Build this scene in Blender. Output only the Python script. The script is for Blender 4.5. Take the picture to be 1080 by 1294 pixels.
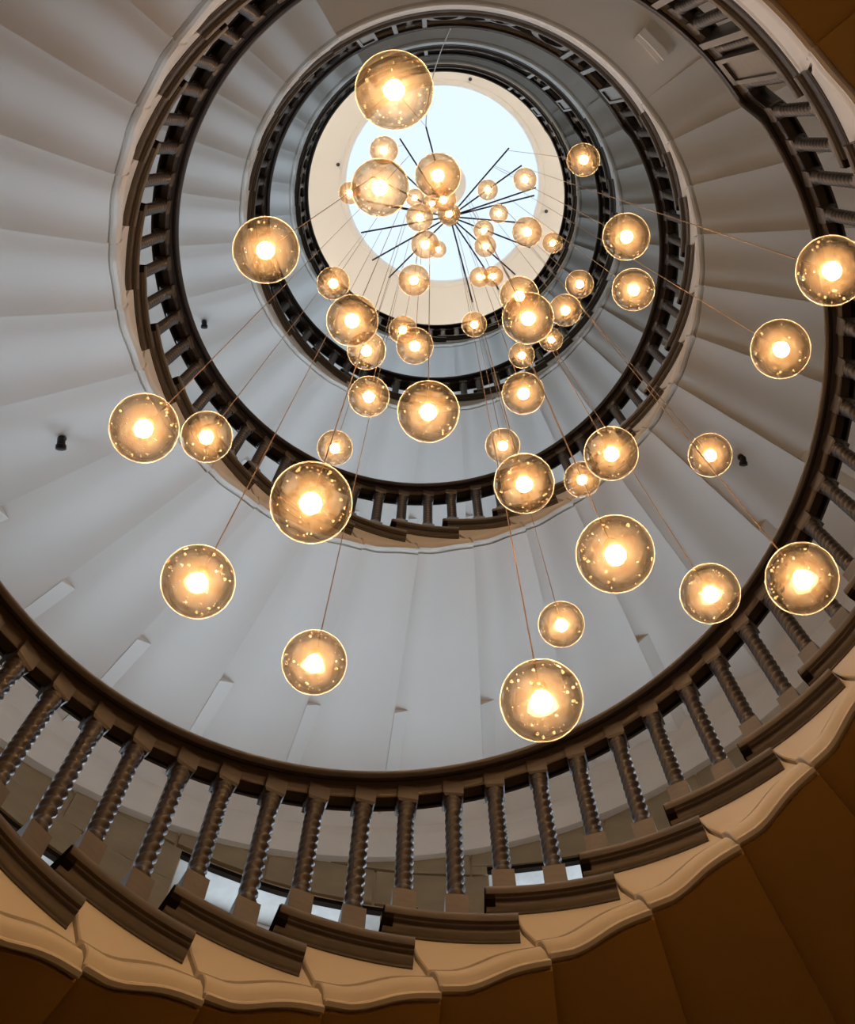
import bpy, math, random
from mathutils import Vector, Matrix
random.seed(7)
for o in list(bpy.data.objects):
    bpy.data.objects.remove(o)
sc = bpy.context.scene
COL = sc.collection
S = 1.15                      # metres per unit: the stairwell radius at the handrail is 1 unit
PI = math.pi
FPX = 2400.0                  # focal length in pixels of the 1080 px wide frame
VPX, VPY = 544.8, 172.3       # zenith vanishing point
CAM = Vector((-0.109, -0.459, 0.0))

# ------------------------------------------------------------------ camera
zc = Vector(((VPX - 540) / FPX, (VPY - 647) / FPX, 1.0)).normalized()   # world up, in camera axes (right, down, forward)
ac = Vector((1, 0, 0)); ac = (ac - zc * ac.dot(zc)).normalized()
bc = zc.cross(ac)
CX = Vector((ac.x, bc.x, zc.x)); CY = Vector((ac.y, bc.y, zc.y)); CZ = Vector((ac.z, bc.z, zc.z))
cam_d = bpy.data.cameras.new('camera')
cam_d.sensor_fit = 'HORIZONTAL'; cam_d.sensor_width = 36.0; cam_d.lens = 36.0 * FPX / 1080.0
cam_d.clip_start = 0.05; cam_d.clip_end = 200
cam = bpy.data.objects.new('camera', cam_d); COL.objects.link(cam)
m = Matrix(((CX.x, -CY.x, -CZ.x, CAM.x * S), (CX.y, -CY.y, -CZ.y, CAM.y * S), (CX.z, -CY.z, -CZ.z, CAM.z * S), (0, 0, 0, 1)))
cam.matrix_world = m
sc.camera = cam

def ray(u, v):                # direction of a pixel, with unit depth along the optical axis
    return CX * ((u - 540) / FPX) + CY * ((v - 647) / FPX) + CZ

# ------------------------------------------------------------------ light and exposure
sc.view_settings.view_transform = 'Standard'; sc.view_settings.look = 'None'
sc.view_settings.gamma = 1.0; sc.view_settings.exposure = 0.0; sc.view_settings.use_curve_mapping = False
W = bpy.data.worlds.new('world'); sc.world = W; W.use_nodes = True
W.node_tree.nodes['Background'].inputs[0].default_value = (0.72, 0.84, 1.0, 1)
W.node_tree.nodes['Background'].inputs[1].default_value = 0.3
SKYLIGHT = 1.12               # radiance of the glazed roof light
WIN_DAY = 4.4                 # daylight in the stair windows
BULB = 125.0                   # filament glass of the pendants
TOP_FILL = 50.0               # watts of each unseen fill lamp added above the top landing
GROUND_FILL = 0.2                  # watts of each unseen warm fill lamp added on the ground floor

# ------------------------------------------------------------------ materials
def mat(name):
    mt = bpy.data.materials.new(name); mt.use_nodes = True
    nt = mt.node_tree; nt.nodes.clear()
    out = nt.nodes.new('ShaderNodeOutputMaterial')
    return mt, nt, out
def L(nt, a, b): nt.links.new(a, b)
def paint(name, col, col2, rough, scale, bump, detail=4, spec=0.5, stretch=None, bscale=None):
    mt, nt, out = mat(name)
    b = nt.nodes.new('ShaderNodeBsdfPrincipled'); b.inputs['Roughness'].default_value = rough
    b.inputs['Specular IOR Level'].default_value = spec
    tc = nt.nodes.new('ShaderNodeTexCoord'); mp = nt.nodes.new('ShaderNodeMapping')
    if stretch: mp.inputs['Scale'].default_value = stretch
    L(nt, tc.outputs['Object'], mp.inputs[0])
    n = nt.nodes.new('ShaderNodeTexNoise'); n.inputs['Scale'].default_value = scale; n.inputs['Detail'].default_value = detail
    L(nt, mp.outputs[0], n.inputs['Vector'])
    r = nt.nodes.new('ShaderNodeValToRGB'); r.color_ramp.elements[0].color = (*col2, 1); r.color_ramp.elements[1].color = (*col, 1)
    r.color_ramp.elements[0].position = 0.3; r.color_ramp.elements[1].position = 0.65
    L(nt, n.outputs['Fac'], r.inputs[0]); L(nt, r.outputs[0], b.inputs['Base Color'])
    if bump:
        n2 = nt.nodes.new('ShaderNodeTexNoise'); n2.inputs['Scale'].default_value = bscale or scale * 3; n2.inputs['Detail'].default_value = 6
        L(nt, mp.outputs[0], n2.inputs['Vector'])
        bp = nt.nodes.new('ShaderNodeBump'); bp.inputs['Strength'].default_value = bump; bp.inputs['Distance'].default_value = 0.01
        L(nt, n2.outputs['Fac'], bp.inputs['Height']); L(nt, bp.outputs[0], b.inputs['Normal'])
    L(nt, b.outputs[0], out.inputs[0])
    return mt
def metal(name, col, rough, metallic=1.0):
    mt, nt, out = mat(name)
    b = nt.nodes.new('ShaderNodeBsdfPrincipled'); b.inputs['Base Color'].default_value = (*col, 1)
    b.inputs['Roughness'].default_value = rough; b.inputs['Metallic'].default_value = metallic
    L(nt, b.outputs[0], out.inputs[0]); return mt
def emit(name, col, st):
    mt, nt, out = mat(name)
    e = nt.nodes.new('ShaderNodeEmission'); e.inputs[0].default_value = (*col, 1); e.inputs[1].default_value = st
    L(nt, e.outputs[0], out.inputs[0]); return mt
M = {}
M['plaster'] = paint('white_plaster', (0.80, 0.785, 0.75), (0.76, 0.745, 0.71), 0.55, 2.0, 0.12, spec=0.3, bscale=9)
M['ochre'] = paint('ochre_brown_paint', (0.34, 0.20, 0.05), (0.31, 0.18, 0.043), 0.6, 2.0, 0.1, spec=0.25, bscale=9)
M['string'] = paint('cream_gloss_paint', (0.80, 0.77, 0.71), (0.77, 0.74, 0.68), 0.4, 3.0, 0.05, spec=0.4)
M['wood'] = paint('dark_oak', (0.062, 0.045, 0.032), (0.036, 0.026, 0.019), 0.36, 14.0, 0.06)
M['wood_dark'] = paint('black_stained_oak', (0.018, 0.013, 0.010), (0.010, 0.008, 0.006), 0.7, 9.0, 0.1, spec=0.0)
M['rail'] = paint('polished_oak_rail', (0.064, 0.046, 0.033), (0.042, 0.030, 0.021), 0.3, 7.0, 0.08)
M['stone'] = paint('tan_ashlar', (0.33, 0.26, 0.155), (0.25, 0.195, 0.115), 0.8, 5.0, 0.4)
M['mortar'] = paint('mortar', (0.50, 0.43, 0.33), (0.44, 0.38, 0.29), 0.9, 8.0, 0.3)
M['ceiling'] = paint('warm_white_ceiling', (0.82, 0.79, 0.75), (0.80, 0.77, 0.73), 0.6, 2.0, 0.05)
M['floor'] = paint('brown_stone_floor', (0.09, 0.042, 0.012), (0.06, 0.028, 0.008), 0.5, 3.0, 0.1)
M['frame'] = paint('white_window_paint', (0.75, 0.76, 0.76), (0.7, 0.71, 0.71), 0.4, 4.0, 0.05)
M['reveal'] = paint('grey_reveal_plaster', (0.44, 0.43, 0.40), (0.34, 0.33, 0.31), 0.7, 12.0, 0.2)
M['lead'] = metal('dull_lead', (0.10, 0.11, 0.12), 0.5)
M['black'] = metal('black_metal', (0.015, 0.015, 0.016), 0.35, 0.6)
M['spoke'] = metal('black_rod', (0.03, 0.032, 0.036), 0.5, 0.4)
M['cable'] = metal('brown_cable', (0.34, 0.21, 0.11), 0.45, 0.5)
M['pale_cable'] = metal('pale_cable', (0.75, 0.75, 0.74), 0.5, 0.0)
M['canopy'] = metal('canopy_paint', (0.85, 0.84, 0.82), 0.5, 0.0)
M['brass'] = metal('brass_cap', (0.55, 0.36, 0.14), 0.3)
M['skylight'] = emit('frosted_daylight_glazing', (0.74, 0.88, 1.0), SKYLIGHT)
M['win_day'] = emit('daylight_glass', (0.71, 0.85, 1.0), WIN_DAY)
M['bulb'] = emit('warm_bulb', (1.0, 0.61, 0.28), BULB)
M['fill_lamp_glow'] = emit('fill_lamp_glow', (1.0, 0.6, 0.25), 6.0)  # glow of the added, unseen fill lamps

def ramp(nt, src, stops):
    rp = nt.nodes.new('ShaderNodeValToRGB'); cr = rp.color_ramp
    cr.elements[0].position = stops[0][0]; cr.elements[1].position = stops[-1][0]
    for p_, c_ in stops[1:-1]: cr.elements.new(p_)
    for e, (p_, c_) in zip(cr.elements, stops): e.color = (*(c_ if isinstance(c_, tuple) else (c_, c_, c_)), 1)
    L(nt, src, rp.inputs[0]); return rp.outputs[0]
def glass_shell():
    mt, nt, out = mat('amber_cast_glass')
    lw = nt.nodes.new('ShaderNodeLayerWeight'); lw.inputs[0].default_value = 0.5; fc = lw.outputs['Facing']
    tr = nt.nodes.new('ShaderNodeBsdfTransparent')
    tc = nt.nodes.new('ShaderNodeTexCoord'); nz = nt.nodes.new('ShaderNodeTexNoise'); nz.inputs['Scale'].default_value = 60; nz.inputs['Detail'].default_value = 4
    L(nt, tc.outputs['Object'], nz.inputs['Vector'])
    speck = ramp(nt, nz.outputs['Fac'], [(.35, (.82, .76, .66)), (.62, (1.0, 1.0, 1.0))])
    tint = ramp(nt, fc, [(0.0, (.85, .75, .64)), (.35, (.78, .66, .54)), (.8, (.68, .55, .42)), (1.0, (.6, .46, .33))])
    mm = nt.nodes.new('ShaderNodeMix'); mm.data_type = 'RGBA'; mm.blend_type = 'MULTIPLY'; mm.inputs[0].default_value = 1
    L(nt, speck, mm.inputs[6]); L(nt, tint, mm.inputs[7]); L(nt, mm.outputs[2], tr.inputs[0])
    tl = nt.nodes.new('ShaderNodeBsdfTranslucent'); tl.inputs[0].default_value = (1.0, 0.94, 0.86, 1)
    mx = nt.nodes.new('ShaderNodeMixShader')
    L(nt, ramp(nt, fc, [(0, .004), (.5, .006), (.72, .018), (.84, .14), (1, .8)]), mx.inputs[0]); L(nt, tr.outputs[0], mx.inputs[1]); L(nt, tl.outputs[0], mx.inputs[2])
    gl = nt.nodes.new('ShaderNodeBsdfGlossy'); gl.inputs['Roughness'].default_value = 0.05
    m2 = nt.nodes.new('ShaderNodeMixShader')
    L(nt, ramp(nt, fc, [(0, .05), (.5, .07), (.8, .18), (1, .6)]), m2.inputs[0]); L(nt, mx.outputs[0], m2.inputs[1]); L(nt, gl.outputs[0], m2.inputs[2])
    L(nt, m2.outputs[0], out.inputs[0]); return mt
def frosted(name, fac, col, soft=False):
    mt, nt, out = mat(name)
    tr = nt.nodes.new('ShaderNodeBsdfTransparent'); tr.inputs[0].default_value = (1, 1, 1, 1)
    tl = nt.nodes.new('ShaderNodeBsdfTranslucent'); tl.inputs[0].default_value = (*col, 1)
    mx = nt.nodes.new('ShaderNodeMixShader'); mx.inputs[0].default_value = fac
    if soft:                       # bulb glow halo put into the shell: translucency fades by view angle
        lw = nt.nodes.new('ShaderNodeLayerWeight'); lw.inputs[0].default_value = 0.5
        L(nt, ramp(nt, lw.outputs['Facing'], [(0, fac), (.05, fac * .75), (.12, fac * .38), (.28, fac * .21), (.6, fac * .075), (.95, 0)]), mx.inputs[0])
    L(nt, tr.outputs[0], mx.inputs[1]); L(nt, tl.outputs[0], mx.inputs[2]); L(nt, mx.outputs[0], out.inputs[0]); return mt
M['glass'] = glass_shell()
M['void'] = frosted('frosted_inner_glass', 0.17, (1.0, 0.96, 0.93), True)
M['bubble'] = frosted('glass_bubble', 0.6, (1.0, 0.95, 0.85))
M['tip'] = metal('bulb_reflection_ring', (0.05, 0.035, 0.02), 0.5, 0.0)  # dark torus modelled for the ring reflection at the bulb tip

# ------------------------------------------------------------------ mesh helpers (coordinates in units, stored in metres)
class MB:
    def __init__(s): s.v = []; s.f = []
    def add(s, vs, fs):
        n = len(s.v); s.v += [tuple(v) for v in vs]; s.f += [tuple(i + n for i in f) for f in fs]
    def box(s, x0, x1, y0, y1, z0, z1, fn=None):
        vs = [(x, y, z) for z in (z0, z1) for y in (y0, y1) for x in (x0, x1)]
        if fn: vs = [fn(*v) for v in vs]
        s.add(vs, [(0, 2, 3, 1), (4, 5, 7, 6), (0, 1, 5, 4), (2, 6, 7, 3), (0, 4, 6, 2), (1, 3, 7, 5)])
    def grid(s, rows, closed_col=False, caps=False):   # rows: list of equal-length point lists
        n = len(rows[0]); vs = [p for r in rows for p in r]; fs = []
        for i in range(len(rows) - 1):
            for j in range(n if closed_col else n - 1):
                k = (j + 1) % n
                fs.append((i * n + j, i * n + k, (i + 1) * n + k, (i + 1) * n + j))
        if caps:
            fs.append(tuple(range(n - 1, -1, -1))); o = (len(rows) - 1) * n; fs.append(tuple(range(o, o + n)))
        s.add(vs, fs)
    def tube(s, pts, rad, n=6, cap=True):
        pts = [Vector(p) for p in pts]; rows = []
        for i, p in enumerate(pts):
            d = (pts[min(i + 1, len(pts) - 1)] - pts[max(i - 1, 0)]).normalized()
            a = d.orthogonal().normalized() if i == 0 else (a - d * a.dot(d)).normalized()
            b = d.cross(a); rr = rad[i] if isinstance(rad, (list, tuple)) else rad
            rows.append([p + (a * math.cos(2 * PI * j / n) + b * math.sin(2 * PI * j / n)) * rr for j in range(n)])
        s.grid(rows, True, cap)
    def lathe(s, prof, n=16):  # prof: (radius, z)
        s.grid([[(r * math.cos(2 * PI * j / n), r * math.sin(2 * PI * j / n), z) for j in range(n)] for r, z in prof], True, True)
    def sphere(s, c, r, n=12, m_=8):
        rows = []
        for i in range(m_ + 1):
            t = PI * i / m_; rr = max(math.sin(t), 1e-3) * r
            rows.append([(c[0] + rr * math.cos(2 * PI * j / n), c[1] + rr * math.sin(2 * PI * j / n), c[2] - math.cos(t) * r) for j in range(n)])
        s.grid(rows, True, True)
    def mesh(s, name, m_, smooth=None):
        me = bpy.data.meshes.new(name); me.from_pydata([(x * S, y * S, z * S) for x, y, z in s.v], [], s.f)
        me.materials.append(m_); me.validate()
        import bmesh
        b = bmesh.new(); b.from_mesh(me); bmesh.ops.recalc_face_normals(b, faces=b.faces); b.to_mesh(me); b.free()
        if smooth is not None:
            me.polygons.foreach_set('use_smooth', [True] * len(me.polygons))
            me.set_sharp_from_angle(angle=math.radians(smooth))
        me.update(); return me
BASE = {}
def put(name, me, parent=None, loc=(0, 0, 0), rz=0.0, scale=None):
    o = bpy.data.objects.new(name, me); COL.objects.link(o)
    p = Vector(loc) * S
    if parent is not None:
        o.parent = parent; p = p - BASE[parent.name]
    o.location = p; o.rotation_euler = (0, 0, rz); BASE[o.name] = Vector(loc) * S
    if scale: o.scale = scale
    return o
def thing(name, loc, label, cat, group=None):
    o = bpy.data.objects.new(name, None); COL.objects.link(o); o.location = Vector(loc) * S
    BASE[o.name] = Vector(loc) * S; o.empty_display_size = 0.05
    o['label'] = label; o['category'] = cat
    if group: o['group'] = group
    return o
def tag(o, label, cat, group=None):
    o['label'] = label; o['category'] = cat
    if group: o['group'] = group
    return o
def struct(o, label=None):
    o['kind'] = 'structure'
    if label: o['label'] = label
    return o
def own(mb, name, m_, parent, origin, smooth=None):    # mesh given in world units, stored about its own origin
    mb.v = [(x - origin[0], y - origin[1], z - origin[2]) for x, y, z in mb.v]
    return put(name, mb.mesh(name, m_, smooth), parent, origin)

# ------------------------------------------------------------------ stair geometry
D = math.radians(11.25)
PH = -0.588
FZ = [1.687, 5.017, 8.988, 12.322, 15.621]            # landing levels above the lens
RISE = [(FZ[i + 1] - FZ[i]) / 25 for i in range(4)]
START = [0.0, 2 * PI - 0.0614, 4 * PI - 0.0565, 6 * PI - 0.0565, 8 * PI - 0.0565]
RW = 2.15                                              # round outer wall
def ang(fl, r):
    e = START[fl] + 24 * D
    t = START[fl] + r * D if r < 24 else e + (r - 24) / 8 * (START[fl + 1] - e)
    return -PI / 2 - t + PH
def pol(R, a, z): return (R * math.cos(a), R * math.sin(a), z)
def pitch(fl, r): return FZ[fl] + RISE[fl] * (r + 1)
HL = 0.154
def sm(x): x = min(max(x, 0), 1); return x * x * (3 - 2 * x)
def railz(fl, r):
    if r <= 23.62: return pitch(fl, r)
    lz = FZ[fl + 1] + HL
    if r < 24.08: return pitch(fl, 23.62) + (lz - pitch(fl, 23.62)) * sm((r - 23.62) / 0.46)
    if r > 31.2 and fl < 3: return lz + (FZ[fl + 1] + RISE[fl + 1] - lz) * sm((r - 31.2) / 0.8)
    return lz
RAILP = [(1.004, .778), (.998, .770), (.996, .758), (.999, .748), (1.006, .743), (1.014, .745), (1.018, .752), (1.024, .750), (1.030, .748),
         (1.030, .726), (1.034, .720), (1.034, .688), (1.056, .688), (1.056, .720), (1.060, .726), (1.060, .748), (1.072, .752),
         (1.084, .745), (1.092, .750), (1.093, .766), (1.082, .780), (1.048, .787), (1.016, .786)]
EDGE = [(0, -.347), (.1, -.357), (.22, -.369), (.33, -.370), (.45, -.362), (.57, -.354), (.68, -.351), (.8, -.356), (.9, -.364), (1, -.374)]
def edge(s):
    for (a, x), (b, y) in zip(EDGE, EDGE[1:]):
        if s <= b: return x + (y - x) * (s - a) / (b - a)
    return EDGE[-1][1]
STRP = [(1.09, .040), (1.040, .006), (1.036, .0), (1.026, .0), (1.0245, .004), (1.026, .008), (1.031, .010), (1.0225, .018), (1.0175, .030), (1.018, .044), (1.024, .055), (1.030, .060), (1.046, .0615), (1.046, .070), (1.030, .072)]

def off(fl, r): return (0 if fl == 0 else -.04) - (.09 if fl == 0 else .05) * sm((r - 17) / 7)     # the string deepens towards the landing
def rail_sweep(fl, r0, r1, n):
    mb = MB(); rows = []
    for i in range(n + 1):
        r = r0 + (r1 - r0) * i / n; a = ang(fl, r); z = railz(fl, r)
        rows.append([pol(R, a, z + h) for R, h in RAILP])
    mb.grid(rows, True, True); return mb

# tread, shared by all flights
def tread_mesh():
    mb = MB()
    prof = [(1.10, -.034), (1.036, -.076), (1.027, -.076), (1.026, -.068), (1.020, -.064), (1.0155, -.054), (1.0145, -.044), (1.008, -.043), (1.0075, -.036), (1.0015, -.034), (.998, -.026), (.997, -.014), (.999, -.004), (1.005, 0.0), (1.10, 0.0)]
    rows = [[pol(R, -1.30 * D * i / 8, z) for R, z in prof] for i in range(9)]
    mb.grid(rows, True, True)
    rows = [[pol(R, -1.06 * D * i / 4, z) for R, z in ((1.095, -.036), (2.14, -.036), (2.14, 0), (1.095, 0))] for i in range(5)]
    mb.grid(rows, True, True)
    return mb.mesh('tread', M['wood'], 35)
TREAD = tread_mesh()

def block_mesh(name, z0, z1, c0, c1, b=.0235):     # square block with chamfered shoulders
    mb = MB(); rows = []
    for z, w in ((z0, b - c0), (z0 + (.010 if c0 else 0), b), (z1 - (.014 if c1 else 0), b), (z1, b - c1)):
        rows.append([(-w, -w, z), (w, -w, z), (w, w, z), (-w, w, z)])
    mb.grid(rows, True, True); return mb.mesh(name, M['wood'])
BASEB = block_mesh('base_block', 0, .158, 0, .009)
TOPB = block_mesh('top_block', -.088, 0, .004, 0)
def baluster(root, fl, r, z):
    h = railz(fl, r) + .722 - z
    aa = ang(fl, r); x, y, _ = pol(BR, aa, 0)
    o = put('baluster', baluster_mesh(h), root, (x, y, z), aa)
    for nm, me, zz in (('base_block', BASEB, 0), ('top_block', TOPB, h)):
        q = bpy.data.objects.new(nm, me); COL.objects.link(q); q.parent = o; q.location = (0, 0, zz * S)
_bal = {}
def baluster_mesh(h):
    k = round(h, 3)
    if k in _bal: return _bal[k]
    mb = MB()
    z0, z1 = .155, h - .085
    rows = []; n = 12; N = 84; turns = 6.0
    for i in range(N + 1):
        t = i / N; z = z0 + (z1 - z0) * t
        tw = sm((t - .05) / .05) * sm((.90 - t) / .04)
        base = .0172
        if t < .06: base = .0172 + .004 * math.sin(PI * t / .06)
        if t > .91: base = .0172 + .0035 * math.sin(PI * (t - .91) / .045) ** 2 + .003 * (t - .91) / .09
        row = []
        for j in range(n):
            p = 2 * PI * j / n
            l = abs(math.cos(p - turns * 2 * PI * t))
            row.append(((base + tw * .0072 * (l ** 1.4 - .6)) * math.cos(p), (base + tw * .0072 * (l ** 1.4 - .6)) * math.sin(p), z))
        rows.append(row)
    mb.grid(rows, True, False)
    _bal[k] = mb.mesh('baluster', M['wood'], 50); return _bal[k]

FL_LABEL = ['lowest stair flight, cream scalloped string and dark twisted balusters in front of stone wall',
            'second stair flight up, its pale pleated soffit ringing the hanging glass globes',
            'third stair flight up, narrow band of dark balusters above the second flight',
            'topmost stair flight, smallest dark balustrade ring just under the roof light']
K0 = [2, 0, 0, 0]
BR = 1.046
for fl in range(4):
    root = thing('stair_flight', (0, 0, FZ[fl]), FL_LABEL[fl], 'staircase', 'flights of the round staircase')
    rise = RISE[fl]; k0 = K0[fl]
    # risers
    mb = MB()
    rows = [[pol(R, -d * D, z) for d, z in ((.09, -rise + .002), (.14, -rise + .002), (.14, -.037), (.09, -.037))] for R in (1.036, 2.14)]
    mb.grid(rows, True, True)
    mb.grid([[pol(R, -d * D, z) for d, z in ((-.012, -.060), (.09, -.060), (.09, -.037), (-.002, -.037), (-.002, -.003), (-.012, -.003))] for R in (1.002, 2.14)], True, True)   # black nosing
    RIS = mb.mesh('riser', M['wood_dark'])
    # string brackets and soffit panels, one of each per step
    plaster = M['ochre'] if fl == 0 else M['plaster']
    def bracket(k):
        mb = MB(); rows = []
        for s in [0, .012] + [x / 14 for x in range(1, 14)] + [.988, 1.0]:
            lip = .0025 if s in (0, 1.0) else 0.0
            zb = rise * (.56 + s) + edge(s) + off(fl, k + .56 + s)      # relative to the tread level (pitch at r = k)
            row = []
            for R, h in STRP:
                row.append(pol(R + lip, -(.56 + s - min(h * 1.75, .31)) * D, zb + h))
            rr = .56 + s - .31
            ztop = -.045 if rr < 1.10 else rise - .045
            for q in (.35, 1.0):
                hh = .072 + (ztop - zb - .072) * q
                row.append(pol(1.030 + lip, -(.56 + s - min(hh * 1.75, .31)) * D, zb + hh))
            row.append(pol(1.09, -rr * D, ztop))
            rows.append(row)
        mb.grid(rows, True, True); return mb.mesh('string_bracket', M['string'], 40)
    def soffit(k):
        mb = MB(); rows = []
        for s in [i / 10 for i in range(11)]:
            zb = rise * (.56 + s) + edge(s) + .004 + off(fl, k + .56 + s)
            a = -(.56 + s) * D
            rows.append([pol(R, a, zb - .020 * s * s * sm((R - 1.05) / .2)) for R in (1.05, 1.15, 1.25, 1.6, 1.9, 2.15)] + [pol(R, a, zb + .06) for R in (2.15, 1.05)])
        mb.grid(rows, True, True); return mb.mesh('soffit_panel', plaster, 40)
    STR0, SOF0 = bracket(0), soffit(0)
    # cover strip at the outer end of each crease
    mb = MB(); rows = []
    for R in (1.65, 1.9, 2.14):
        rows.append([pol(R, -(.56 + 1 + d / R * 1.65) * D, rise * (1.56 + d) + edge(0) + off(fl, 0) + dz) for d, dz in ((.002, -.046), (.16, -.014), (.16, .01), (.002, .01))])
    mb.grid(rows, True, True); STRIP = mb.mesh('soffit_strip', plaster)
    for k in range(k0, 24):
        a = ang(fl, k); z = pitch(fl, k)
        put('tread', TREAD, root, (0, 0, z), a)
        put('riser', RIS, root, (0, 0, z), a)
        put('string_bracket', STR0 if k < 16 else bracket(k), root, (0, 0, z), a)
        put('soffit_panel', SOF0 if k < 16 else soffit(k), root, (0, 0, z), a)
        put('soffit_strip', STRIP, root, (0, 0, z + off(fl, k + 1) - off(fl, 0)), a)
        for d in (.2, .72):
            baluster(root, fl, k + d, z)
    # half bracket and half soffit panel where the flight leaves the landing below
    if fl > 0:
        z = FZ[fl]; a = ang(fl, 0)
        mb = MB(); rows = []
        for i in range(6):
            s = .44 + .56 * i / 5
            zb = rise * (.56 + s) + edge(s) + off(fl, 0)
            rows.append([pol(R, -(-.44 + s - min(h * 1.75, .31) * (i / 5)) * D, zb + h) for R, h in STRP] + [pol(1.030, -(-.44 + s - .31 * (i / 5)) * D, -.045), pol(1.09, -(-.44 + s - .31 * (i / 5)) * D, -.045)])
        mb.grid(rows, True, True); put('string_bracket', mb.mesh('string_bracket', M['string'], 40), root, (0, 0, z), a)
        mb = MB(); rows = []
        for i in range(6):
            s = .44 + .56 * i / 5; zb = rise * (.56 + s) + edge(s) + .004 + off(fl, 0)
            rows.append([pol(R, -(-.44 + s) * D, zb) for R in (1.05, 1.3, 1.6, 1.9, 2.15)] + [pol(R, -(-.44 + s) * D, zb + .06) for R in (2.15, 1.05)])
        mb.grid(rows, True, True); put('soffit_panel', mb.mesh('soffit_panel', M['plaster'], 40), root, (0, 0, z), a)
    own(rail_sweep(fl, k0, 23.4, 150), 'handrail', M['rail'], root, (0, 0, FZ[fl]), 40)

# ------------------------------------------------------------------ landings
def curved_box(mb, fl, r0, r1, R0, R1, z0, z1, n=1):
    rows = []
    for i in range(n + 1):
        a = ang(fl, r0 + (r1 - r0) * i / n)
        rows.append([pol(R, a, z) for R, z in ((R0, z0), (R1, z0), (R1, z1), (R0, z1))])
    mb.grid(rows, True, True)
def ribbon(mb, fl, pts, zb, w, R0, R1):      # flat band following (r, z) points on the cylinder
    n = len(pts); rows = []
    for i in range(n):
        p, q = pts[max(i - 1, 0)], pts[min(i + 1, n - 1)]
        dx, dz = (q[0] - p[0]) * D, q[1] - p[1]; l = math.hypot(dx, dz) or 1
        nx, nz = -dz / l * w / 2, dx / l * w / 2
        r, z = pts[i]
        rows.append([pol(R, ang(fl, r + sg * nx / D), zb + z + sg * nz) for R, sg in ((R0, -1), (R1, -1), (R1, 1), (R0, 1))])
    mb.grid(rows, True, True)
LD_LABEL = ['first landing above the camera, flat soffit and newel post beside the curled handrail end',
            'second landing up, balustrade of oval scrolls and paired flat posts',
            'third landing up, dark scrolled balustrade under the roof light',
            'top landing, thin grey balustrade closing the ring below the roof light']
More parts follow.
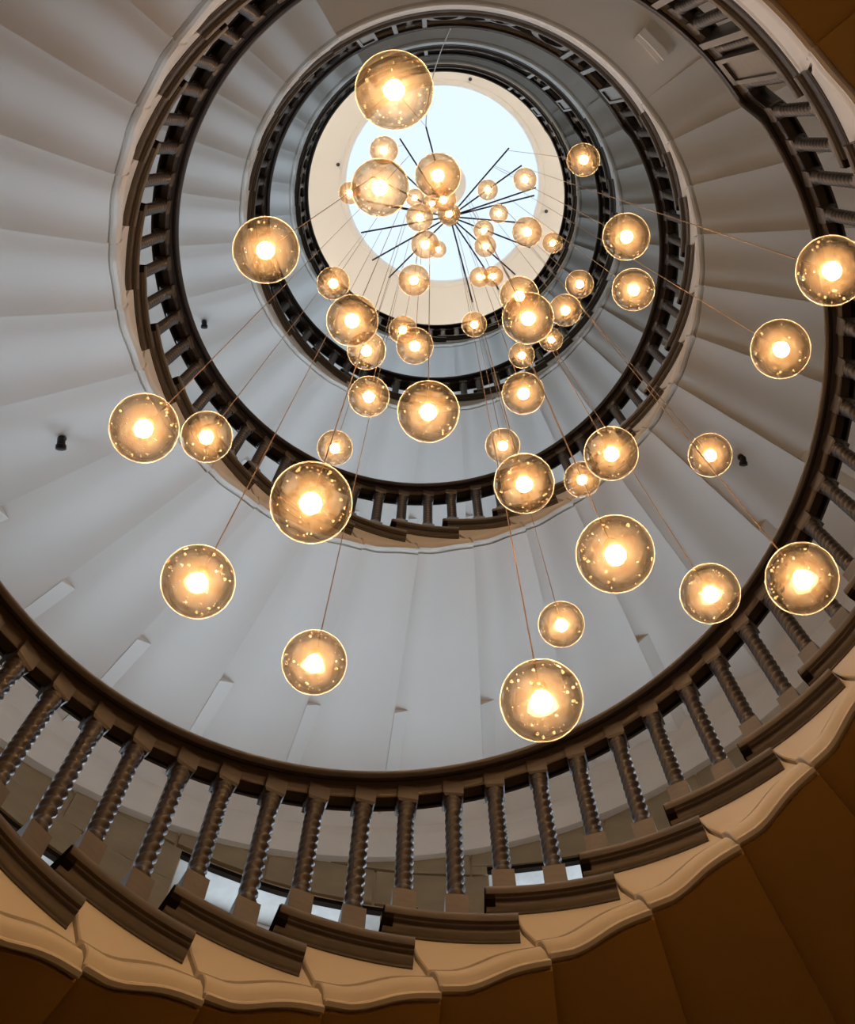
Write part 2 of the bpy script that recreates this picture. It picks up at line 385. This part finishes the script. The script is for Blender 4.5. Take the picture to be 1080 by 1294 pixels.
for fl in range(4):
    zl = FZ[fl + 1]; root = thing('stair_landing', (0, 0, zl), LD_LABEL[fl], 'landing', 'landings of the round staircase')
    rEnd = 32.0
    # string
    mb = MB(); rows = []
    for i in range(41):
        r = 24.56 + (rEnd - 24.56) * i / 40; a = ang(fl, r); zb = zl - .375
        w_ = max(0, 1 - i / 4); A_ = lambda h: a + min(h * 1.75, .31) * D * w_
        rows.append([pol(R, A_(h), zb + h) for R, h in STRP] + [pol(1.030, A_(.25), zl - .12), pol(1.024, A_(.25), zl - .115), pol(1.024, A_(.26), zl - .10), pol(1.030, A_(.27), zl - .095), pol(1.030, A_(.3), zl - .03), pol(1.09, A_(.3), zl - .03)])
    mb.grid(rows, True, True); own(mb, 'landing_string', M['string'], root, (0, 0, zl), 40)
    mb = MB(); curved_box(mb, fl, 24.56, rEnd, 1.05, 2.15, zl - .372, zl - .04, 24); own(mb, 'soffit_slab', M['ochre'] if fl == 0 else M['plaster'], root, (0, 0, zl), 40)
    mb = MB(); rows = []
    prof = [(1.10, -.034), (1.036, -.076), (1.027, -.076), (1.026, -.068), (1.020, -.064), (1.0155, -.054), (1.0145, -.044), (1.008, -.043), (1.0075, -.036), (1.0015, -.034), (.998, -.026), (.997, -.014), (.999, -.004), (1.005, 0.0), (2.14, 0.0), (2.14, -.034)]
    r1 = 32.3
    for i in range(41):
        r = 24 + (r1 - 24) * i / 40
        a = ang(fl, min(r, 32 - 1e-6)) - max(0, r - 32) * D
        rows.append([pol(R, a, zl + h) for R, h in prof])
    mb.grid(rows, True, True); own(mb, 'landing_edge', M['wood'], root, (0, 0, zl), 40)
    mb = MB(); curved_box(mb, fl, 24.09, 24.14, 1.036, 2.14, zl - RISE[fl] + .002, zl - .037); own(mb, 'riser', M['wood_dark'], root, (0, 0, zl))
    own(rail_sweep(fl, 23.4, 32.0, 160), 'handrail', M['rail'], root, (0, 0, zl), 40)
    h = HL + .722
    if fl == 0: spec = dict(bal=[24.25, 24.92, 25.42, 25.78, 30.6, 31.0, 31.5, 31.9], newel=[24.57, 31.75 - .5], post=[25.12, 26.1, 30.2, 31.0 - .1])
    else: spec = dict(bal=[24.28, 26.05, 30.38, 31.93], newel=[24.92, 31.48], post=[25.74, 26.38, 30.02, 30.76])
    if fl == 0: spec = dict(bal=[24.25, 24.92, 25.42, 25.78, 30.62, 31.0, 31.45, 31.93], newel=[24.57, 31.7], post=[25.12, 26.1, 30.3, 31.22])
    def land_bal(r):
        baluster(root, fl, r, zl)
    for r in spec['bal']: land_bal(r)
    for r in spec['post']:
        mb = MB(); mb.box(-.045, .03, -.011, .011, 0, h - .02)
        aa = ang(fl, r); x, y, _ = pol(1.05, aa, 0)
        put('flat_post', mb.mesh('flat_post', M['wood']), root, (x, y, zl), aa)
    for r in spec['newel']:
        aa = ang(fl, r); x, y, _ = pol(1.055, aa, 0)
        mb = MB(); w = .046
        mb.box(-.040, .045, -w, w, 0, h - .02)
        for z0, z1, y0, y1 in ((.04, h - .08, -w, -w + .014), (.04, h - .08, w - .014, w), (.0, .06, -w, w), (h - .12, h - .03, -w, w)):
            mb.box(-.050, -.040, y0, y1, z0, z1)
        nw = put('newel', mb.mesh('newel', M['wood']), root, (x, y, zl), aa)
    # scrollwork in the middle of the landing balustrade
    def oval(cr, rr, cz, rz_, n=28, a0=0, a1=2 * PI): return [(cr + rr * math.cos(a0 + (a1 - a0) * i / n), cz + rz_ * math.sin(a0 + (a1 - a0) * i / n)) for i in range(n + 1)]
    c = 28.2
    for sg in (-1, 1):
        mb = MB(); ribbon(mb, fl, oval(c + sg * 1.30, .42, .42, .36), zl, .035, 1.028, 1.066); own(mb, 'oval_scroll', M['wood'], root, (0, 0, zl), 40)
        mb = MB(); ribbon(mb, fl, [(c + sg * (.55 - .40 * math.cos(t)), .42 + .30 * math.sin(t)) for t in [x * PI / 10 - PI / 2 for x in range(11)]], zl, .03, 1.028, 1.066)
        own(mb, 'scroll_arm', M['wood'], root, (0, 0, zl), 40)
    mb = MB(); ribbon(mb, fl, oval(c, .30, .42, .17), zl, .03, 1.024, 1.07); own(mb, 'rosette_ring', M['wood'], root, (0, 0, zl), 40)
    mb = MB(); curved_box(mb, fl, 26.45, 29.95, 1.03, 1.066, zl + .03, zl + .06, 10); own(mb, 'bottom_rail', M['wood'], root, (0, 0, zl), 40)
# moulded bracket frame on the soffit of the second landing
mb = MB()
for R0, R1, za in ((1.18, 1.20, .30), (1.20, 1.235, .345), (1.235, 1.255, .315), (1.255, 1.275, .29)):
    curved_box(mb, 1, 24.95, 25.62, R0, R1, FZ[2] - za - .112, FZ[2] - .366, 4)
o = own(mb, 'ceiling_moulding', M['string'], None, (0, 0, FZ[2]))
tag(o, 'short white moulded strip fixed to the flat soffit of the second landing', 'moulding')

# ------------------------------------------------------------------ round wall, windows, cornices, ceiling, floor
ZB, ZC = -1.05, 18.75
def aw(r): return ang(1, r)                        # wall azimuth in steps of the second flight
wins = []                                          # (a_lo, a_hi, z0, z1, kind)
for fl in (1, 2, 3):                               # stair windows under each flight, on the street side
    for r0, r1 in ((5.9, 7.3), (8.75, 10.16), (10.98, 12.65), (13.55, 15.2), (16.1, 17.6)):
        zh = pitch(fl, (r0 + r1) / 2) - (.99 if r0 != 8.75 else 1.13)
        wins.append((ang(fl, r1) % (2 * PI), ang(fl, r0) % (2 * PI), zh - 1.15, zh, 'wall' if fl == 1 and 8 < r0 < 14 else 'hidden'))
acuts = sorted(set([2 * PI * i / 96 for i in range(96)] + [x for w in wins for x in w[:2]])) + [2 * PI]
zcuts = sorted(set([ZB, ZC, 1.2, 3.0, 8, 11, 15] + [x for w in wins for x in w[2:4]]))
mb = MB()
idx = {}
def vid(i, j, R):
    key = (i % (len(acuts) - 1), j, R)
    if key not in idx:
        idx[key] = len(mb.v); mb.v.append(pol(R, acuts[key[0]], zcuts[j]))
    return idx[key]
def hole(a, z): return any(w[0] < a < w[1] and w[2] < z < w[3] for w in wins)
na, nz_ = len(acuts) - 1, len(zcuts) - 1
H = [[hole((acuts[i] + acuts[i + 1]) / 2, (zcuts[j] + zcuts[j + 1]) / 2) for j in range(nz_)] for i in range(na)]
RO = 2.35
for i in range(na):
    for j in range(nz_):
        if H[i][j]:
            if not H[i - 1][j]: mb.f.append((vid(i, j, RW), vid(i, j, RO), vid(i, j + 1, RO), vid(i, j + 1, RW)))
            if not H[(i + 1) % na][j]: mb.f.append((vid(i + 1, j, RW), vid(i + 1, j + 1, RW), vid(i + 1, j + 1, RO), vid(i + 1, j, RO)))
            if j == 0 or not H[i][j - 1]: mb.f.append((vid(i, j, RW), vid(i + 1, j, RW), vid(i + 1, j, RO), vid(i, j, RO)))
            if j == nz_ - 1 or not H[i][j + 1]: mb.f.append((vid(i, j + 1, RW), vid(i, j + 1, RO), vid(i + 1, j + 1, RO), vid(i + 1, j + 1, RW)))
        else:
            mb.f.append((vid(i, j, RW), vid(i + 1, j, RW), vid(i + 1, j + 1, RW), vid(i, j + 1, RW)))
            mb.f.append((vid(i, j, RO), vid(i, j + 1, RO), vid(i + 1, j + 1, RO), vid(i + 1, j, RO)))
wall = put('wall_round', mb.mesh('wall_round', M['mortar'], 30)); struct(wall, 'round stairwell wall of tan stone blocks')
for n, (a0, a1, z0, z1, kind) in enumerate(wins):
    am = (a0 + a1) / 2
    wo = bpy.data.objects.new('window_%d' % (n + 1), None); COL.objects.link(wo)
    wo.location = Vector(pol(2.25, am, z0)) * S; wo['kind'] = 'structure'; BASE[wo.name] = wo.location.copy()
    def wbox(mb, a_0, a_1, R0, R1, z_0, z_1, n_=1):
        mb.grid([[pol(R, a_0 + (a_1 - a_0) * i / n_, z) for R, z in ((R0, z_0), (R1, z_0), (R1, z_1), (R0, z_1))] for i in range(n_ + 1)], True, True)
    t = .022
    cols = 2
    mb = MB()
    wbox(mb, a0, a1, 2.27, 2.33, z0, z0 + .045, 6); wbox(mb, a0, a1, 2.27, 2.33, z1 - .045, z1, 6)
    wbox(mb, a0, a0 + t, 2.27, 2.33, z0, z1); wbox(mb, a1 - t, a1, 2.27, 2.33, z0, z1)
    wf = own(mb, 'window_frame', M['frame'], wo, pol(2.25, am, z0))
    for c in range(1, cols):
        ac_ = a0 + (a1 - a0) * c / cols; mb = MB(); wbox(mb, ac_ - .009, ac_ + .009, 2.27, 2.325, z0, z1); own(mb, 'mullion', M['frame'], wf, pol(2.25, am, z0))
    for c in range(cols):
        b0, b1 = a0 + (a1 - a0) * c / cols, a0 + (a1 - a0) * (c + 1) / cols
        mb = MB(); wbox(mb, b0 + .004, b1 - .004, 2.30, 2.31, z0 + .01, z1 - .01, 3)
        own(mb, 'pane', M['win_day'], wo, pol(2.25, am, z0))
    mb = MB(); wbox(mb, a0 - .02, a1 + .02, 2.137, 2.154, z1 - .012, z1 + .02, 6); own(mb, 'lintel', M['wood_dark'], wo, pol(2.25, am, z0))
    mb = MB(); wbox(mb, a0, a1, 2.154, 2.30, z1 - .012, z1, 6); own(mb, 'reveal_lining', M['reveal'], wo, pol(2.25, am, z0))
# stone blocks of the wall where the lowest balustrade lets us see it
BH = .30; row = 0; z = 4.32
def overlap(a0, a1, z0, z1): return any(w[4] == 'wall' and a1 > w[0] + .004 and a0 < w[1] - .004 and z1 > w[2] + .01 and z0 < w[3] - .01 for w in wins)
while z < 6.9:
    a = aw(16.2) % (2 * PI) + (.06 if row % 2 else 0)
    aend = aw(7.6) % (2 * PI)
    while a < aend:
        wd = random.choice((.13, .15, .18)); a0, a1 = a, a + wd
        rr = 16.2 - (a - aw(16.2) % (2 * PI)) / D
        if z < pitch(1, rr) - .40:
            segs = [(a0, a1, z, z + BH)]
            if overlap(a0, a1, z, z + BH):     # trim against window jambs and heads
                segs = []
                for w in wins:
                    if w[4] != 'wall' or a1 < w[0] or a0 > w[1]: continue
                    if z + BH > w[3] > z: segs.append((a0, a1, w[3] + .035, z + BH))
                    if a0 < w[0] - .02 < a1: segs.append((a0, w[0], z, min(z + BH, w[3] + .03)))
                    if a1 > w[1] + .02 > a0: segs.append((w[1], a1, z, min(z + BH, w[3] + .03)))
            for s0, s1, y0, y1 in segs:
                if y1 - y0 < .03 or s1 - s0 < .02 or overlap(s0, s1, y0, y1): continue
                g = .0022; pr_ = random.uniform(.008, .016)
                mb = MB(); wbox(mb, s0 + g, s1 - g, 2.15 - pr_, 2.16, y0 + g * 1.6, y1 - g * 1.6, 2)
                own(mb, 'stone_block', M['stone'], wall, pol(2.15, (s0 + s1) / 2, y0))
        a = a1
    z += BH; row += 1
# plaster cornice that follows each soffit along the wall
for fl in range(4):
    k0 = 2 if fl == 0 else 0
    mb = MB(); rows = []
    prof = [(2.15, -.40), (2.15, -.69), (2.115, -.69), (2.105, -.665), (2.105, -.60), (2.09, -.575), (2.085, -.54), (2.085, -.47), (2.06, -.445), (2.035, -.42), (2.02, -.385), (2.02, -.36)]
    for i in range(121):
        r = k0 + (24.5 - k0) * i / 120; a = ang(fl, min(r, 24)) - max(0, r - 24) * D
        rows.append([pol(R, a, pitch(fl, r) + h) for R, h in prof])
    mb.grid(rows, True, True); struct(own(mb, 'trim_%d' % (fl + 1), M['plaster'], None, (0, 0, FZ[fl]), 40), 'cream plaster cornice between soffit and round wall')
# ceiling ring, roof light
mb = MB()
prof = [(.945, ZC + .30), (.945, ZC + .03), (.955, ZC + .01), (.985, ZC), (1.0, ZC + .015), (1.02, ZC + .015), (RO, ZC + .015), (RO, ZC + .30)]
mb.grid([[pol(R, 2 * PI * i / 96, z) for R, z in prof] for i in range(97)], True); ceil = put('ceiling', mb.mesh('ceiling', M['ceiling'], 35)); struct(ceil, 'warm white ceiling ring around the roof light')
mb = MB(); mb.grid([[pol(.95, 2 * PI * i / 96, z) for i in range(96)] for z in (ZC + .22, ZC + .25)], True, True)
struct(put('window_%d' % (len(wins) + 1), mb.mesh('roof_light', M['skylight'])), 'round frosted roof light glowing with daylight')
mb = MB(); mb.grid([[pol(RO, 2 * PI * i / 64, z) for i in range(64)] for z in (ZB - .1, ZB)], True, True)
struct(put('floor', mb.mesh('floor', M['floor'])), 'brown stone ground floor under the stairwell')

# ------------------------------------------------------------------ chandelier frame
HUB = 11.2
ch = thing('chandelier_frame', (0, 0, HUB), 'black spoked chandelier frame hanging from a round ceiling plate', 'chandelier')
mb = MB(); mb.lathe([(.005, ZC + .19), (.23, ZC + .19), (.235, ZC + .21), (.23, ZC + .22), (.005, ZC + .22)], 40); own(mb, 'ceiling_plate', M['canopy'], ch, (0, 0, HUB), 40)
mb = MB(); mb.tube([(0, 0, HUB), (0, 0, ZC + .2)], .007, 8); own(mb, 'stem', M['spoke'], ch, (0, 0, HUB), 40)
mb = MB(); mb.lathe([(.01, HUB - .05), (.05, HUB - .045), (.055, HUB - .02), (.055, HUB + .02), (.05, HUB + .045), (.01, HUB + .05)], 20); own(mb, 'hub', M['spoke'], ch, (0, 0, HUB), 40)
def at_z(u, v, z):
    d = ray(u, v); return CAM + d * (z / d.z)
spokes = []                                       # (azimuth, length)
for u, v in ((505, 175), (538, 160), (643, 187), (659, 209), (677, 237), (675, 247), (664, 282), (670, 313), (651, 347), (630, 366), (597, 382), (491, 351), (470, 329), (456, 294)):
    P = at_z(u, v, HUB); spokes.append([math.atan2(P.y, P.x), math.hypot(P.x, P.y)])

# ------------------------------------------------------------------ pendant globes
GD = .0915                                         # globe diameter
G = [(498, 114, 100), (485, 190, 36), (480, 237, 74), (553, 222, 58), (442, 244, 28), (737, 202, 42), (663, 227, 30), (616, 240, 26), (336, 316, 85),
     (791, 299, 60), (800, 366, 54), (1050, 342, 90), (986, 441, 76), (630, 270, 24), (666, 293, 38), (698, 307, 26), (611, 291, 26), (613, 311, 28),
     (567, 270, 29), (530, 275, 35), (537, 309, 36), (524, 250, 23), (560, 252, 33), (546, 257, 25), (553, 315, 22), (421, 358, 42), (523, 354, 40),
     (445, 405, 66), (463, 443, 49), (509, 417, 36), (524, 437, 47), (466, 501, 52), (599, 410, 32), (606, 350, 26), (623, 349, 26), (656, 374, 50),
     (667, 402, 66), (714, 392, 41), (732, 359, 36), (696, 429, 30), (659, 449, 33), (661, 497, 54), (541, 520, 79), (423, 566, 45), (635, 563, 44),
     (662, 611, 77), (735, 606, 46), (772, 573, 69), (897, 575, 56), (182, 541, 89), (261, 552, 66), (393, 635, 105), (250, 735, 95), (397, 837, 83),
     (777, 700, 100), (709, 789, 59), (897, 750, 77), (1013, 731, 93), (684, 885, 106)]
RG = GD / 2
mb = MB(); mb.sphere((0, 0, 0), RG, 40, 24); GLOBE = mb.mesh('globe', M['glass'], 80)
mb = MB(); mb.sphere((0, 0, RG * .03), RG * .80, 32, 20); VOID = mb.mesh('inner_glass', M['void'], 80)
mb = MB(); mb.lathe([(RG * r_, RG * z_) for r_, z_ in ((.02, -.44), (.14, -.42), (.23, -.31), (.26, -.16), (.24, .04), (.17, .28), (.12, .48), (.02, .50))], 18); BULBM = mb.mesh('bulb', M['bulb'], 80)
mb = MB(); mb.grid([[((RG * .135 + RG * .016 * math.cos(b)) * math.cos(a), (RG * .135 + RG * .016 * math.cos(b)) * math.sin(a), -RG * .43 + RG * .016 * math.sin(b)) for b in [PI / 3 * q for q in range(6)]] for a in [2 * PI * i / 20 for i in range(21)]], True); TIP = mb.mesh('reflection_ring', M['tip'], 80)
mb = MB(); mb.lathe([(RG * .03, RG * .48), (RG * .13, RG * .50), (RG * .13, RG * .90), (RG * .20, RG * .94), (RG * .20, RG * 1.06), (RG * .08, RG * 1.10), (RG * .02, RG * 1.16)], 14); CAP = mb.mesh('cap', M['brass'], 40)
BUB = []
for vv in range(6):
    mb = MB()
    for q in range(64):
        z_ = random.uniform(-1, .8); a = random.uniform(0, 2 * PI); rr = RG * random.uniform(.78, .93)
        c_ = (rr * math.sqrt(1 - z_ * z_) * math.cos(a), rr * math.sqrt(1 - z_ * z_) * math.sin(a), rr * z_)
        mb.sphere(c_, RG * random.choice((.013, .016, .018, .022, .030, .045)), 6, 4)
    BUB.append(mb.mesh('bubbles', M['bubble'], 80))
mb = MB(); mb.tube([(0, 0, 0), (0, 0, 1.0 / S)], .0010, 5); CABLE = mb.mesh('cable', M['cable'], 80)
LEV = [(0, 3.2, 'bubbled amber glass globe pendant hanging lowest, below the lowest stair rail', 'glass globes hanging below the lowest rail'),
       (3.2, 5.4, 'bubbled amber glass globe pendant hanging level with the lowest flight and first landing', 'glass globes level with the lowest flight'),
       (5.4, 12, 'small bubbled glass globe pendant hanging high, level with the second flight', 'glass globes level with the second flight')]
GLAB = {0: 'large bubbled glass globe overlapping the rim of the round roof light and a landing rail',
        2: 'large bubbled globe before the roof light with a smaller globe behind its top',
        3: 'medium bubbled globe covering part of the round ceiling plate of the chandelier',
        1: 'small globe partly behind the large globe that hangs before the roof light',
        4: 'small globe mostly hidden behind a large globe at the edge of the roof light',
        14: 'globe over the chandelier spoke ends, larger than the small globes around it',
        15: 'small globe just inside the topmost handrail, over the ceiling ring',
        16: 'one of two small globes touching each other among the chandelier spokes',
        17: 'one of two small globes touching each other among the chandelier spokes',
        20: 'globe before the roof light with a tiny globe peeking out behind its side',
        24: 'tiny globe peeking out from behind a bigger globe before the roof light',
        26: 'globe standing apart before the ceiling ring at the edge of the roof light',
        29: 'small globe partly hidden behind another in front of the topmost balusters',
        30: 'globe half hiding a smaller globe in front of the topmost balusters',
        33: 'one of two small overlapping globes at the edge of the roof light',
        34: 'one of two small overlapping globes at the edge of the roof light',
        37: 'larger of two close globes in front of the third flight rail',
        38: 'smaller of two close globes in front of the third flight rail',
        5: 'small globe overlapping the balusters of the third flight, apart from other globes',
        8: 'large globe hanging alone before the third flight balusters, its cable crossing the ceiling',
        9: 'larger of two neighbouring globes hanging in front of the shaded second flight soffit and rail',
        10: 'smaller of two neighbouring globes hanging in front of the shaded second flight soffit and rail',
        11: 'large globe overlapping the lowest handrail just below the first landing',
        12: 'globe hanging alone against the shaded pleated soffit beside the lowest handrail',
        18: 'small globe hiding the hub where the chandelier spokes meet',
        25: 'small globe in front of the topmost balusters, close above a larger globe',
        27: 'large globe half hiding a smaller globe in front of the third flight balusters',
        28: 'globe partly hidden behind a larger globe at the third flight balustrade',
        31: 'globe hanging on its own just under the third flight string, beside two cables',
        32: 'small pale globe in front of the lower edge of the topmost balustrade',
        35: 'globe mostly hidden behind a larger globe beside the ceiling ring',
        36: 'large globe covering most of a similar globe behind it beside the ceiling ring',
        41: 'globe in front of the third flight balusters with several cables passing beside it',
        42: 'large globe on a straight cable hanging in front of the third flight string',
        43: 'small globe just behind the very large globe, above the second flight rail',
        44: 'small globe partly behind a bigger globe just above the second flight handrail',
        45: 'large globe overlapping the second flight handrail and a smaller globe behind it',
        46: 'small globe with the cable of another globe passing in front, at the second flight string',
        47: 'globe half hiding a smaller globe beside the second flight treads',
        48: 'globe hanging right beside the black spotlight on the shaded soffit',
        49: 'larger of two touching globes, hanging in front of the pale soffit beside the second flight',
        50: 'smaller of two touching globes, overlapping the second flight treads',
        51: 'very large globe overlapping the balusters and treads of the second flight',
        52: 'large globe hanging alone against the pale pleated soffit below the second flight',
        53: 'globe hanging alone against the pale soffit close to the lowest handrail',
        54: 'large globe against the grey soffit between the second flight string and the lowest handrail',
        55: 'small low globe next to a much larger globe by the lowest handrail',
        56: 'smaller of two neighbouring globes in front of the lowest flight handrail',
        57: 'larger of two neighbouring globes, overlapping the lowest flight balusters',
        58: 'biggest globe, hanging just in front of the curve of the lowest handrail'}
GP = []
for n, (u, v, d) in enumerate(G):
    zc_ = FPX * GD / d
    P = CAM + ray(u, v) * zc_; GP.append(P)
    a, l = math.atan2(P.y, P.x), math.hypot(P.x, P.y)
    # hang from a spoke of that azimuth, or give the frame another spoke
    best = None
    for s in spokes:
        da = abs((s[0] - a + PI) % (2 * PI) - PI)
        if da * l < .06 and l < s[1] + .04 and (best is None or da < best[0]): best = (da, s)
    if best is None and l > .07: spokes.append([a, l + .005]); top = Vector((P.x, P.y, HUB))
    elif best is None: top = Vector((P.x, P.y, HUB))
    else: top = Vector((l * math.cos(best[1][0]), l * math.sin(best[1][0]), HUB))
    lev = [q for q in LEV if q[0] <= P.z < q[1]][0]
    t = thing('globe_pendant', P, GLAB.get(n, lev[2]), 'pendant lamp', lev[3])
    g_ = put('globe', GLOBE, t, P); put('inner_glass', VOID, g_, P); bu = put('bulb', BULBM, t, P); put('reflection_ring', TIP, bu, P); put('cap', CAP, t, P)
    b_ = put('bubbles', BUB[n % 6], g_, P, random.uniform(0, 6)); b_['kind'] = 'stuff'
    base = P + Vector((0, 0, RG * 1.1)); dv = (top - base)
    c = put('cable', CABLE, t, base)
    c.rotation_mode = 'QUATERNION'; c.rotation_quaternion = Vector((0, 0, 1)).rotation_difference(dv.normalized()); c.scale = (1, 1, dv.length * S)
for a, l in spokes:
    mb = MB(); mb.tube([(.04 * math.cos(a), .04 * math.sin(a), HUB), (l * math.cos(a), l * math.sin(a), HUB)], .0048, 6)
    own(mb, 'spoke', M['spoke'], ch, (0, 0, HUB))
# loose pale cable between the second landing rail and a spoke
A0 = Vector(pol(1.0, ang(1, 29.35), FZ[2] + .92)); A1 = at_z(538, 160, HUB)
pts = [A0.lerp(A1, i / 14) + Vector((-.03, 0, -.10)) * (4 * (i / 14) * (1 - i / 14)) for i in range(15)]
mb = MB(); mb.tube(pts, .0028, 5); tag(own(mb, 'loose_cable', M['pale_cable'], None, A0, 60), 'thin pale loose cable looping from landing handrail to chandelier frame', 'cable')

# ------------------------------------------------------------------ small fittings
def soffit_point(u, v, fl):
    z = FZ[fl] + 1.8
    for _ in range(30):
        P = at_z(u, v, z); t = -PI / 2 - math.atan2(P.y, P.x) + PH
        r = ((t - START[fl]) / D) % 32; z = pitch(fl, r) - .372 + off(fl, r)
    return P
def spot(u, v, fl, label):
    P = soffit_point(u, v, fl)
    t = thing('ceiling_spotlight', P, label, 'spotlight')
    k = .62
    mb = MB(); mb.lathe([(.003, .03), (.02 * k, .03), (.022 * k, -.006), (.003, -.010)], 14); put('mount', mb.mesh('mount', M['black'], 40), t, P)
    mb = MB(); mb.tube([(0, 0, -.008), (.002, .002, -.03 * k), (.004, .010 * k, -.050 * k)], .007, 6); put('arm', mb.mesh('arm', M['black'], 40), t, P)
    mb = MB(); mb.tube([(.004, -.012 * k, -.040 * k), (.004, .0, -.046 * k), (.004, .020 * k, -.056 * k), (.004, .022 * k, -.057 * k), (.004, .040 * k, -.066 * k)], [.016 * k, .021 * k, .022 * k, .028 * k, .028 * k], 12); hd = put('head', mb.mesh('head', M['black'], 40), t, P)
    mb = MB(); mb.tube([(.004, .040 * k, -.066 * k), (.004, .043 * k, -.0675 * k)], .020 * k, 12); put('lens', mb.mesh('lens', M['lead'], 40), hd, P)
spot(78, 555, 1, 'small black spotlight on the pale pleated soffit left of the globes')
spot(258, 407, 2, 'tiny black spotlight on the soffit above the third flight')
spot(936, 578, 1, 'small black spotlight on the shaded brown soffit beside a glass globe')
for u, v in ((427, 208), (594, 100), (690, 267)):
    P = at_z(u, v, ZC + .01)
    mb = MB(); mb.lathe([(.003, .006), (.018, .006), (.018, -.004), (.008, -.008), (.007, -.03), (.013, -.034), (.013, -.038), (.003, -.04)], 12)
    tag(put('sprinkler', mb.mesh('sprinkler', M['lead'], 40), None, P), 'small dark sprinkler head on the warm white ceiling ring', 'sprinkler', 'sprinkler heads on the ceiling ring')

# ------------------------------------------------------------------ unseen fill lamps added to light the undersides and the ceiling ring
def fill_lamp(deg, z, watts, colour, label, group):
    a = math.radians(deg); P = Vector(pol(2.06, a, z))
    t = thing('fill_lamp', P, label, 'wall lamp', group)
    mb = MB(); mb.lathe([(.01, -.06), (.05, -.05), (.075, -.01), (.085, .03), (.078, .03), (.07, -.005), (.045, -.035), (.01, -.042)], 18); put('bowl', mb.mesh('bowl', M['brass'], 50), t, P)
    mb = MB(); mb.box(.0, .10, -.02, .02, -.07, -.03); put('bracket', mb.mesh('bracket', M['brass']), t, P, a)
    mb = MB(); mb.sphere((0, 0, .01), .028, 12, 8); put('lamp_glass', mb.mesh('lamp_glass', M['fill_lamp_glow'], 80), t, P)
    ld = bpy.data.lights.new('fill_lamp_light', 'POINT'); ld.energy = watts; ld.color = colour; ld.shadow_soft_size = .04
    lo = bpy.data.objects.new('fill_lamp_light', ld); COL.objects.link(lo); lo.parent = t; lo.location = (0, 0, .07)
for deg, w_ in ((20, 1), (75, .3), (130, .3), (190, .3), (250, 5), (310, 8)): fill_lamp(deg, .55, GROUND_FILL * w_, (1.0, .52, .16), 'unseen warm fill lamp added on the ground floor stone wall', 'added ground floor fill lamps')
for deg in (0, 72, 144, 216, 288): fill_lamp(deg, 17.2, TOP_FILL, (1.0, .95, .88), 'unseen warm fill lamp added on the wall above the top landing', 'added top landing fill lamps')
